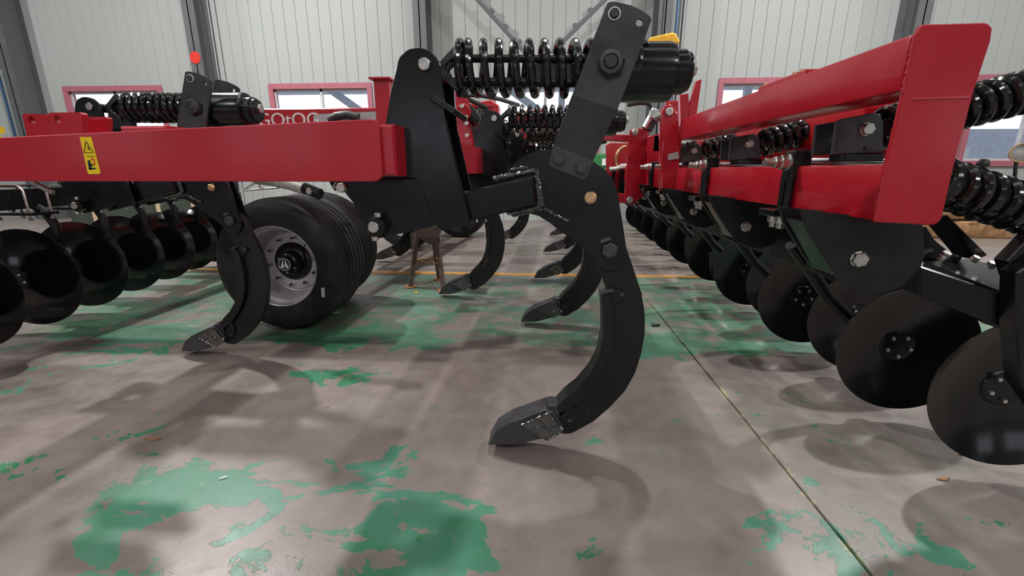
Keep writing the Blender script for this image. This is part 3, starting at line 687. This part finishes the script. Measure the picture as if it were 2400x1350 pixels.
B().cyl((-2.1, 3.5, .505), (-1.55, 8.4, .505), .06, 20).done('axle_beam', 'black', TM)
# grey-wrapped hydraulic hose and small pipes over the wheel
h = P(648, 427, 2.9); h2 = P(716, 446, 2.9)
B().tube([P(600, 420, 3.0), P(640, 425, 2.92), P(680, 434, 2.9), P(716, 446, 2.88)], .032, 14).done('wrapped_hose', 'wrap', TM, label='grey spiral-wrapped hose')
B().cyl(P(712, 440, 2.86), P(752, 456, 2.84), .036, 18).done('hose_end', 'black', TM)
B().hexh(P(727, 448, 2.83), (0, -1, 0), .022, .02).done('hose_bolt', 'zinc', TM)
for a, bb in (((570, 446), (600, 427)), ((570, 447), (655, 440)), ((606, 428), (612, 446)), ((655, 424), (657, 440))):
    B().cyl(P(*a, 3.0), P(*bb, 3.0), .006, 8).done('thin_pipe', 'zinc', TM)

# lettered main beam and post of the middle section
YB = 5.0
lb = B().box(P(420, 280, YB).x, P(1010, 280, YB).x, YB, YB+.30, P(700, 345, YB).z, P(760, 253, YB).z, .012).done('main_beam', 'red', TM)
zb = P(700, 268, YB).z
flat([(735, 268), (884, 261), (884, 300), (735, 300)], YB-.001, 'beam_decal', 'rim', lb, label='pale grey decal band')
text('GOtOG', .20, 'white', P(676, 282, YB-.004), FACE, lb, 'beam_lettering', .004, 1.02)
pb = B().box(*(lambda a, b: (a.x, b.x, 4.1, 4.22, P(890, 330, 4.1).z, P(890, 186, 4.1).z))(P(879, 250, 4.1), P(914, 250, 4.1)), .006).done('jack_post', 'red', TM)
B().box(P(867, 184, 4.1).x, P(917, 184, 4.1).x, 4.06, 4.26, P(890, 187, 4.1).z, P(890, 182, 4.1).z, .002).done('post_cap', 'red', pb)
B().tube([P(772, 282, 4.9), P(790, 272, 4.9), P(815, 269, 4.9), P(840, 276, 4.9)], .045, 12).done('hose_bundle', 'hose', TM)
# red hydraulic tower seen between the tines
tw = B().prism(XZ(3.6, [(1066, 210), (1085, 212), (1100, 245), (1102, 300), (1108, 335), (1100, 400), (1075, 400)]), 3.6, 3.68, .005).done('cylinder_tower', 'red', TM)
B().cyl(P(1086, 262, 3.55), P(1086, 262, 3.75), .06, 24).done('tower_eye', 'red', tw)
B().cyl(P(1092, 255, 3.62), P(1122, 288, 3.62), .05, 22).done('ram_body', 'black', tw)
B().cyl(P(1115, 262, 3.66), P(1125, 300, 3.66), .02, 14).done('ram_rod', 'chrome', tw)
for q in ((1091, 226), (1084, 250), (1093, 276), (1094, 290), (1095, 318)): B().hexh(P(*q, 3.55), (0, -1, 0), .018, .03).done('hose_fitting', 'zinc', tw)
B().tube([P(1092, 222, 3.7), P(1130, 224, 3.9), P(1170, 232, 4.3), P(1215, 246, 4.8)], .018, 10).done('hydraulic_hose', 'hose', tw)
B().tube([P(1098, 233, 3.7), P(1118, 242, 3.9), P(1140, 252, 4.2)], .018, 10).done('hydraulic_hose', 'hose', tw)
hd = B().prism(XZ(6.0, [(1100, 243), (1150, 234), (1168, 246), (1170, 300), (1100, 300)]), 6.0, 6.3, .01).done('red_housing', 'reddark', TM)
B().box(P(1104, 248, 5.98).x, P(1155, 248, 5.98).x, 5.97, 6.0, P(1120, 251, 5.98).z, P(1120, 246, 5.98).z, .002).done('housing_rib', 'red', hd)
B().box(P(1200, 280, 6.6).x, P(1330, 280, 6.6).x, 6.6, 6.75, P(1250, 305, 6.6).z, P(1250, 292, 6.6).z, .008).done('cross_rail', 'red', TM)
B().prism(XZ(5.6, [(1200, 262), (1275, 255), (1300, 268), (1300, 330), (1200, 330)]), 5.6, 5.9, .01).done('gear_box_guard', 'reddark', TM)

# ================================================================== DISC HARROW (right)
DH = thing('disc_harrow', (1.4, 3.0, 0), 'red framed disc harrow on the right with a long row of black discs', 'farm machine')
Y1 = 1.40
ep = [(2165, 57), (2309, 53), (2320, 56), (2327, 66), (2323, 96), (2284, 213), (2236, 391), (2216, 480), (2209, 510), (2200, 522), (2187, 528), (2050, 521), (2056, 476), (2078, 384), (2117, 220), (2149, 76), (2155, 62)]
e = B().prism(XZ(Y1, ep), Y1, Y1+.014, .003).done('end_plate', 'red', DH, label='red end plate joining the two beams')
B().bar(P(2132, 233, Y1), P(2272, 229, Y1), .006, .006, (0, 0, 1), .002).done('weld_ridge', 'red', e)
ux0 = P(2149, 150, Y1).x
uz0, uz1 = P(2117, 220, Y1).z, P(2149, 76, Y1).z
lz0, lz1 = P(2052, 518, Y1).z, P(2078, 385, Y1).z
bx0 = 0.997
ub = B().box(bx0, bx0+.16, Y1+.012, 3.50, uz0+.01, uz1, .010, 2).done('upper_beam', 'red', DH)
lb2 = B().box(bx0, bx0+.16, Y1+.012, 4.45, lz0, lz1, .010, 2).done('lower_beam', 'red', DH)
# welds at the end plate
for a, bb in (((2149, 78), (2117, 219)), ((2078, 386), (2052, 519))):
    A, C = P(*a, Y1-.001), P(*bb, Y1-.001); n = 26
    B().tube([A+(C-A)*(i/n)+Vector((random.uniform(-.001, .001), .004, 0)) for i in range(n+1)], lambda q: .004+.0015*abs(sin(q*60)), 6).done('weld_seam', 'red', e)
B().box(bx0+.02, bx0+.12, 1.95, 2.35, uz1-.002, uz1+.022, .004).done('beam_lug', 'red', ub)
for y in (2.0, 2.05, 2.3): B().hexh((bx0+.03, y, uz1+.02), (0, 0, 1), .010, .01).done('lug_bolt', 'brass', ub)
# inner rail behind, parallel to the beams
ir = B().box(1.42, 1.56, 2.0, 4.6, 1.24, 1.52, .008).done('inner_rail', 'reddark', DH)
for y in (2.15, 3.05):
    B().box(1.36, 1.42, y-.05, y-.03, 1.16, 1.46, .003).done('rail_rib', 'red', ir)
# hinge plates, centre beam stubs
hp = B().prism(XZ(3.50, [(1551, 262), (1558, 249), (1570, 244), (1582, 252), (1590, 272), (1592, 300), (1598, 330), (1597, 360), (1592, 380), (1594, 442), (1553, 446), (1551, 380), (1556, 330)]), 3.50, 3.54, .005).done('hinge_plate', 'red', DH)
B().prism(XZ(3.72, [(1551, 262), (1558, 249), (1570, 244), (1582, 252), (1590, 272), (1592, 442), (1552, 446)]), 3.78, 3.82, .005).done('rear_plate', 'red', hp)
c = P(1568, 262, 3.49); B().cyl(c+Vector((0, .35, 0)), c+Vector((0, -.02, 0)), .028, 20).done('hinge_pin', 'zinc', hp)
B().prism(XZ(3.49, [(1565, 362), (1590, 355), (1592, 372), (1566, 376)]), 3.485, 3.50, .002).done('hinge_shim', 'rim', hp)
pc = B().prism(XZ(4.6, [(1476, 306), (1488, 300), (1516, 303), (1521, 312), (1521, 450), (1480, 482), (1474, 478), (1463, 470)]), 4.6, 4.64, .005).done('centre_plate', 'red', DH)
for q in ((1488, 309), (1476, 468)): B().hexh(P(*q, 4.6), (0, -1, 0), .03, .03, .034).done('plate_bolt', 'zinc', pc)
B().box(P(1519, 330, 4.5).x, P(1556, 330, 4.3).x, 4.3, 4.6, P(1530, 358, 4.4).z, P(1530, 318, 4.4).z, .01).done('upper_stub', 'red', pc)
B().prism(XZ(4.66, [(1415, 314), (1480, 316), (1480, 332), (1415, 328)]), 4.66, 4.8, .005).done('upper_arm', 'red', pc)
B().prism(XZ(4.66, [(1440, 452), (1480, 456), (1480, 478), (1440, 474)]), 4.66, 4.8, .005).done('lower_arm', 'red', pc)
fp = B().prism(XZ(6.4, [(1421, 340), (1432, 334), (1475, 336), (1475, 470), (1421, 460)]), 6.4, 6.46, .006).done('far_plate', 'reddark', DH)
c = P(1466, 372, 6.35); B().tube([c+Vector((.13*cos(t)-.0, 0, .16*sin(t))) for t in [pi/2+0.2*k for k in range(17)]], .02, 8).done('bronze_hoop', 'brass', fp)
for q in ((1438, 397), (1455, 394), (1463, 390)):
    B().cyl(P(q[0]-10, q[1], 6.2), P(q[0]+10, q[1]-2, 6.2), .03, 10).done('far_bolt', 'zinc', fp)
    B().box(P(q[0]-3, 400, 6.2).x, P(q[0]+5, 400, 6.2).x, 6.2, 6.28, P(1450, 455, 6.2).z, P(1450, 396, 6.2).z, .004).done('far_clamp', 'black', fp)
# mast at the back of the harrow
ms = B().prism(XZ(6.2, [(1560, 316), (1560, 308), (1655, 306), (1655, 326), (1560, 330)]), 6.2, 6.45, .008).done('mast', 'red', DH)
for poly in ([(1600, 225), (1614, 218), (1617, 310), (1600, 312)], [(1632, 190), (1645, 185), (1630, 290), (1640, 312), (1614, 312), (1612, 260)], [(1556, 290), (1570, 238), (1590, 236), (1600, 300), (1590, 312), (1558, 312)], [(1630, 270), (1655, 295), (1655, 312), (1630, 312)]):
    B().prism(XZ(6.18, poly), 6.18, 6.24, .005).done('mast_strut', 'red', ms)
B().box(P(1560, 255, 6.3).x, P(1612, 255, 6.3).x, 6.3, 6.34, P(1580, 296, 6.3).z, P(1580, 236, 6.3).z, .004).done('mast_back', 'reddark', ms)
B().prism(XZ(5.0, [(1572, 296), (1664, 294), (1664, 312), (1572, 314)]), 5.0, 5.12, .006).done('mast_rail', 'red', ms)
B().prism(XZ(4.98, [(1594, 222), (1612, 219), (1615, 300), (1596, 300)]), 4.98, 5.06, .005).done('mast_strut', 'red', ms)
B().prism(XZ(4.3, [(1518, 320), (1553, 312), (1553, 446), (1518, 452)]), 4.3, 4.33, .004).done('centre_web', 'red', pc)
rm = B().cyl(P(1510, 300, 4.4), P(1534, 255, 4.4), .028, 16).done('tilt_ram', 'chrome', DH)
B().cyl(P(1515, 305, 4.45), P(1540, 262, 4.45), .05, 18).done('ram_sleeve', 'greysteel', rm)
B().box(P(1526, 270, 4.3).x, P(1545, 270, 4.3).x, 4.3, 4.4, P(1535, 276, 4.3).z, P(1535, 256, 4.3).z, .006).done('ram_nut', 'zinc', rm)
B().tube([P(1470, 246, 4.6), P(1500, 241, 4.6), P(1522, 243, 4.6), P(1532, 262, 4.6)], .02, 8).done('mast_hose', 'hose', DH)

# clamps around the lower beam
def build_clamp(y):
    x = bx0
    c = B().box(x-.024, x+.05, y-.034, y+.036, lz1-.065, lz1+.058, .007).done('beam_clamp', 'blacksatin', DH)
    for yy in (-.026, .02): B().cyl((x-.016, y+yy, lz0-.02), (x-.016, y+yy, lz1-.03), .0135, 14).done('clamp_rod', 'blacksatin', c)
    B().box(x-.080, x+.10, y-.060, y+.065, lz0-.032, lz0-.006, .003).done('clamp_foot', 'black', c)
    for yy in (-.028, .03):
        B().hexh((x-.03, y+yy, lz0-.032), (0, 0, -1), .024, .030, .027).done('foot_nut', 'zinc', c); B().cyl((x-.03, y+yy, lz0-.032), (x-.03, y+yy, lz0-.082), .015, 12).done('foot_stud', 'zinc', c)
    z = lz1+.014
    B().cyl((x-.02, y, z), (x-.028, y, z), .033, 22, .001).done('nut_washer', 'zinc', c)
    B().hexh((x-.026, y, z), (-1, 0, 0), .030, .030, phase=.3).done('clamp_nut', 'zinc', c)
    B().hexh((x-.056, y, z), (-1, 0, 0), .025, .022, phase=.1).done('clamp_nut', 'zinc', c)
    B().cyl((x-.07, y, z), (x-.115, y, z), .0165, 14, .002).done('clamp_stud', 'zinc', c)
    B().cyl((x+.05, y, z+.002), (x+.36, y+.02, z+.002), .014, 14).done('draw_rod', 'chrome', c, label='bright round draw rod')
    return c
cl0 = build_clamp(1.897)
for y in (2.83, 3.66, 4.20): dup(cl0, (0, y-1.897, 0))
B().box(1.27, 1.31, 1.85, 6.0, .74, 1.06, .004).done('dark_gap_filler', 'blacksatin', DH)  # added dark sheet, makes the gaps between the hangers read black
# hanger plates with their bolts
hg = [(1879, 492), (2163, 520), (2166, 560), (2170, 596), (2158, 630), (2114, 670), (2065, 687), (2011, 681), (1967, 655), (1945, 625), (1889, 533)]
def build_hanger():
    q = XZ(1.52, hg)
    a = B().prism(q, 1.52, 1.536, .0025).done('disc_hanger', 'blacksatin', DH)
    B().prism(q, 1.66, 1.676, .0025).done('rear_plate', 'blacksatin', a)
    B().prism(XZ(1.52, [(1889, 520), (1905, 520), (1972, 640), (1962, 648)]), 1.536, 1.66, .0).done('hanger_web', 'black', a, smooth=None)
    c = P(2010, 607, 1.52); B().hexh(c, (0, -1, 0), .0255, .022, .026, phase=.2).done('hanger_bolt', 'zinc', a, label='bright hexagon hanger bolt')
    c = P(2150, 600, 1.53); 
    return a
hg0 = build_hanger()
for y in (0.88, 1.76, 2.64, 3.5): dup(hg0, (0.02*y, y, 0))
# trip springs of the disc arms
def build_trip(y):
    p = lambda a, b: P(a, b, y)
    b = B().prism(XZ(y, [(1952, 362), (1962, 285), (1975, 278), (2050, 264), (2062, 268), (2071, 285), (2071, 356)]), y, y+.016, .002).done('spring_clevis', 'blackworn', DH)
    B().hexh(p(2030, 303), (0, -1, 0), .021, .02, .022).done('clevis_bolt', 'zinc', b)
    B().prism(XZ(y, [(1952, 362), (1962, 285), (2071, 266), (2071, 356)]), y+.12, y+.136, .002).done('clevis_rear', 'blackworn', b)
    a, c = P(2070, 300, y+.07), P(2560, 175, y+.07)
    B().helix(a, c, .060, .0165, 15.5, 1.0, 24, 9).done('trip_spring', 'springblack', b)
    B().cyl(a, a+(c-a)*1.05, .03, 16).done('spring_rod', 'blacksatin', b)
    B().box(P(1985, 360, y).x, P(2080, 360, y).x, y+.01, y+.1, P(2000, 378, y).z, P(2000, 358, y).z, .004).done('clevis_foot', 'black', b)
    B().hexh(P(2036, 352, y), (0, 0, 1), .018, .012).done('foot_bolt', 'blackworn', b)
    return b
tr0 = build_trip(1.70)
for dy in (.90, 1.80, 2.65): dup(tr0, (.0, dy, 0))
a, c = P(2190, 425, 1.62), P(2560, 540, 1.62)
ls = B().helix(a, c, .066, .0165, 12.5, 1.0, 24, 9).done('lower_spring', 'springblack', DH, label='glossy black coil spring sloping down to the right')
B().cyl(a-(c-a)*.1, c, .032, 16).done('spring_rod', 'blacksatin', ls)
# arm and strut on the near right
ar = B().slab([P(2155, 622, 1.58), P(2420, 710, 1.50), P(2420, 800, 1.50), P(2155, 690, 1.58)], (0, .10, 0), .006).done('disc_arm', 'black', DH, label='long black arm reaching to the nearest disc')
B().slab([P(2205, 508, 1.75), P(2222, 504, 1.75), P(2316, 598, 1.75), P(2290, 610, 1.75)], (0, .10, 0), .004).done('arm_strut', 'black', ar)
B().slab([P(2150, 530, 1.72), P(2172, 532, 1.72), P(2190, 562, 1.72), P(2222, 588, 1.72), P(2258, 602, 1.72), P(2250, 612, 1.72), P(2168, 615, 1.72), P(2150, 600, 1.72)], (0, .02, 0), .002).done('arm_gusset', 'black', ar)
B().slab([P(2165, 612, 1.60), P(2265, 606, 1.85), P(2420, 640, 1.85), P(2420, 710, 1.55), P(2300, 665, 1.58)], (0, 0, -.03), .002).done('arm_top', 'black', ar)
B().slab([P(2384, 640, 1.46), P(2460, 590, 1.46), P(2460, 1000, 1.46), P(2392, 900, 1.46), P(2380, 760, 1.46)], (0, .06, 0), .005).done('arm_upright', 'black', ar)
B().slab([P(2360, 612, 1.6), P(2430, 540, 1.6), P(2430, 660, 1.6), P(2372, 650, 1.6)], (0, .05, 0), .004).done('arm_ear', 'blacksatin', ar)
for q, r in (((2195, 598), .016), ((2186, 606), .012), ((2262, 608), .014), ((2345, 603), .018), ((2300, 622), .016)):
    B().hexh(P(*q, 1.72)-Vector((0, .03, .0)), (.2, -.5, 1), r, .02, phase=.2).done('arm_bolt', 'zinc', ar)
B().hexh(P(2308, 748, 1.62), (0, -1, 0), .018, .018).done('arm_bolt', 'zinc', ar)
# discs
c = P(2394, 358, 1.9)
ml = B().lathe([(0, -.03), (.030, -.028), (.034, .0), (.030, .008), (0, .014)], c, (-.5, -1, 0), 26).done('marker_lamp', 'zinc', DH, label='small round lamp with a brass rim')
B().lathe([(.031, .0), (.036, .0), (.036, .012), (.031, .012)], c, (-.5, -1, 0), 26, closed=True).done('lamp_rim', 'brass', ml)
B().tube([c+Vector((-.01, 0, -.03)), P(2380, 395, 1.9), P(2378, 418, 1.9), P(2390, 440, 1.9)], .006, 8).done('lamp_cable', 'hose', ml)
gk = B().cyl(P(2288, 445, 1.69), P(2301, 388, 1.75), .008, 12).done('grease_knob', 'hose', DH)
B().lathe([(0, 0), (.017, .006), (.019, .016), (.012, .03), (0, .033)], P(2300, 394, 1.75), (.15, 0, 1), 16).done('knob_cap', 'hose', gk)
RR = 0.306
def dpos(Y, row=0): return Vector((1.755+0.035*(Y-2.09)+(0.10 if row else 0), Y, RR+.06))
dr0 = build_disc(dpos(2.09), RR, radians(-5), 0.075, -1, DH, 5, .052)
p = dpos(2.09)
da0 = B().tube([(1.20, 2.19, .86), (1.32, 2.23, .74), (1.46, 2.27, .58), (1.62, 2.26, .44), (p.x, 2.20, RR+.06)], .032, 9).done('disc_arm', 'blacksatin', DH)
for k in range(9):
    y = 2.09+.88*k
    if k:
        d = dpos(y)-dpos(2.09); dup(dr0, d); dup(da0, d)
    d = dpos(y-.43, 1)-dpos(2.09); dup(dr0, d)
B().box(bx0+.1, bx0+.24, 4.4, 8.9, lz0, lz1, .01).done('far_lower_beam', 'reddark', DH)

# ================================================================== LOOSE THINGS
st = thing('support_stand', (-1.17, 4.55, 0), 'rusty three-legged steel stand standing under the black tine bracket', 'stand')
zt = .66
feet = [G(962, 673), G(1040, 682), G(1030, 656)]; tops = [P(983, 560, 4.52), P(1022, 548, 4.48), P(1012, 560, 4.62)]
for f_, t_ in zip(feet, tops):
    t2 = Vector((t_.x, t_.y, zt)); lg = B().cyl(f_+Vector((0, 0, .006)), t2, .026, 12).done('leg', 'rust', st)
    B().cyl(f_, f_+Vector((0, 0, .012)), .062, 20, .002).done('foot_disc', 'orangerust', lg)
B().prism(XZ(4.44, [(968, 536), (1034, 528), (1034, 545), (1020, 568), (1006, 573), (984, 558)]), 4.43, 4.445, .002).done('gusset', 'rust', st)
B().prism(XZ(4.47, [(953, 550), (966, 548), (964, 588), (955, 590)]), 4.6, 4.615, .002).done('strap', 'rust', st)
B().box(tops[0].x-.05, tops[1].x+.05, 4.45, 4.66, zt-.01, zt+.015, .003).done('head_plate', 'rust', st)
mid = [f_+(Vector((t_.x, t_.y, zt))-f_)*.42 for f_, t_ in zip(feet, tops)]
for i in range(3): B().cyl(mid[i], mid[(i+1) % 3], .007, 8).done('tie_bar', 'orangerust', st)

p = G(1538, 765); bo = B().cyl(p+Vector((-.022, 0, .012)), p+Vector((.03, .01, .012)), .011, 12)
bo.hexh(p+Vector((-.02, 0, .013)), (-1, -.15, 0), .0145, .014)
bo.done('loose_bolt', 'blackworn', label='small dark bolt lying on the floor by the long floor joint', category='bolt')
p = G(975, 688); B().lathe([(0, 0), (.012, 0), (.016, .008), (.012, .018), (0, .02)], p, (0, 0, 1), 14).done('plastic_cap', 'yellow', label='tiny yellow plastic cap on the green floor beside the stand', category='cap')
for q, lab, L in (((360, 1030), 'thin dark wood splinter lying on the bare concrete at the left', .045), ((2268, 1066), 'thin brown wood splinter on the floor below the nearest disc', .045), ((2212, 1124), 'short brown wood splinter on the floor, right of the long joint', .032)):
    p = G(*q); b = B().slab([p+Vector((-L, -.004, .001)), p+Vector((0, -.012, .001)), p+Vector((L*.9, .006, .001)), p+Vector((.1*L, .010, .001))], (0, 0, .006), .001); b.done('wood_splinter', 'timber', label=lab, category='splinter')
p = G(523, 1122); B().bar(p+Vector((-.01, -.006, .004)), p+Vector((.012, .008, .004)), .006, .006).done('paper_scrap', 'white', label='tiny white scrap beside the pale green flakes', category='scrap', smooth=None)
p = G(981, 1263); B().slab([p+Vector((-.008, -.006, .001)), p+Vector((.007, -.007, .001)), p+Vector((.008, .006, .001)), p+Vector((-.002, .008, .001))], (0, 0, .002)).done('paint_chip', 'green', label='tiny green paint chip lying on bare brown concrete', category='chip', smooth=None)

# yellow hoist block behind the nearest spring cup
hb = P(1552, 95, 7.5)
ho = thing('hoist_block', (hb.x, 7.5, P(1552, 104, 7.5).z), 'yellow hoist block hanging behind the nearest black spring cup', 'hoist')
B().prism(XZ(7.5, [(1517, 98), (1522, 91), (1572, 80), (1580, 82), (1590, 101), (1585, 108), (1520, 108)]), 7.4, 7.7, .02).done('housing', 'hoist', ho)
B().cyl(P(1550, 85, 7.55), Vector((hb.x, 7.55, CEIL)), .012, 8).done('cable', 'hose', ho)
# far things seen low under the machines
gc = thing('green_cabinet', (-7.8, 8.0, 0), 'dark green cabinet with beige boards on top, behind the left discs', 'cabinet')
B().box(-9.0, -6.0, 8.0, 8.7, 0, .78, .01).done('body', 'darkgreen', gc)
for i in range(2): B().box(-8.95+1.5*i, -7.55+1.5*i, 7.975, 8.0, .06, .72, .004).done('door', 'darkgreen', gc)
for x in (-8.5, -7.2, -6.5): B().box(x, x+.08, 7.96, 7.975, .05, .76, .003).done('hinge_strap', 'beige', gc)
for i, x in enumerate((-8.6, -7.3)): B().box(x, x+.7, 8.05, 8.5, .78, .95-.04*i, .006).done('board', 'beige', gc)
gm = thing('green_machine', (1.6, 10.0, 0), 'bright green machine with a white plate far behind the red hinge', 'machine')
x0, x1 = P(1385, 380, 10.0).x, P(1440, 380, 10.0).x
B().box(x0, x1, 10.0, 10.35, 0.2, P(1400, 360, 10.0).z, .03).done('body', 'green', gm)
B().box(P(1411, 380, 9.98).x, P(1421, 380, 9.98).x, 9.97, 10.0, P(1411, 388, 9.98).z, P(1411, 372, 9.98).z).done('white_plate', 'white', gm, smooth=None)
for x in (x0+.05, x1-.05): B().box(x-.04, x+.04, 10.05, 10.3, 0, .22).done('leg', 'green', gm, smooth=None)
for i, (a, bb, z0, z1, yy, lab) in enumerate(((2140, 2380, 0.0, .30, 8.6, 'rough brown timber baulk lying lowest behind the right springs'), (2170, 2520, .335, .64, 8.65, 'rough brown timber baulk lying on top of another behind the right springs'))):
    xa, xb = P(a, 540, yy).x, P(bb, 540, yy).x; nseg = 10; b = B()
    for k in range(1): b.box(xa, xb, yy, yy+.45, z0, z1, .03, 2)
    bmesh.ops.subdivide_edges(b.bm, edges=[e_ for e_ in b.bm.edges if abs((e_.verts[0].co-e_.verts[1].co).x) > 1], cuts=10)
    for v in b.bm.verts: v.co += Vector((0, random.uniform(-.02, .02), random.uniform(-.008, .008) if v.co.z > z0+.04 else 0))
    b.done('timber_baulk', 'timber', label=lab, category='timber', group='timber baulks by the back wall')
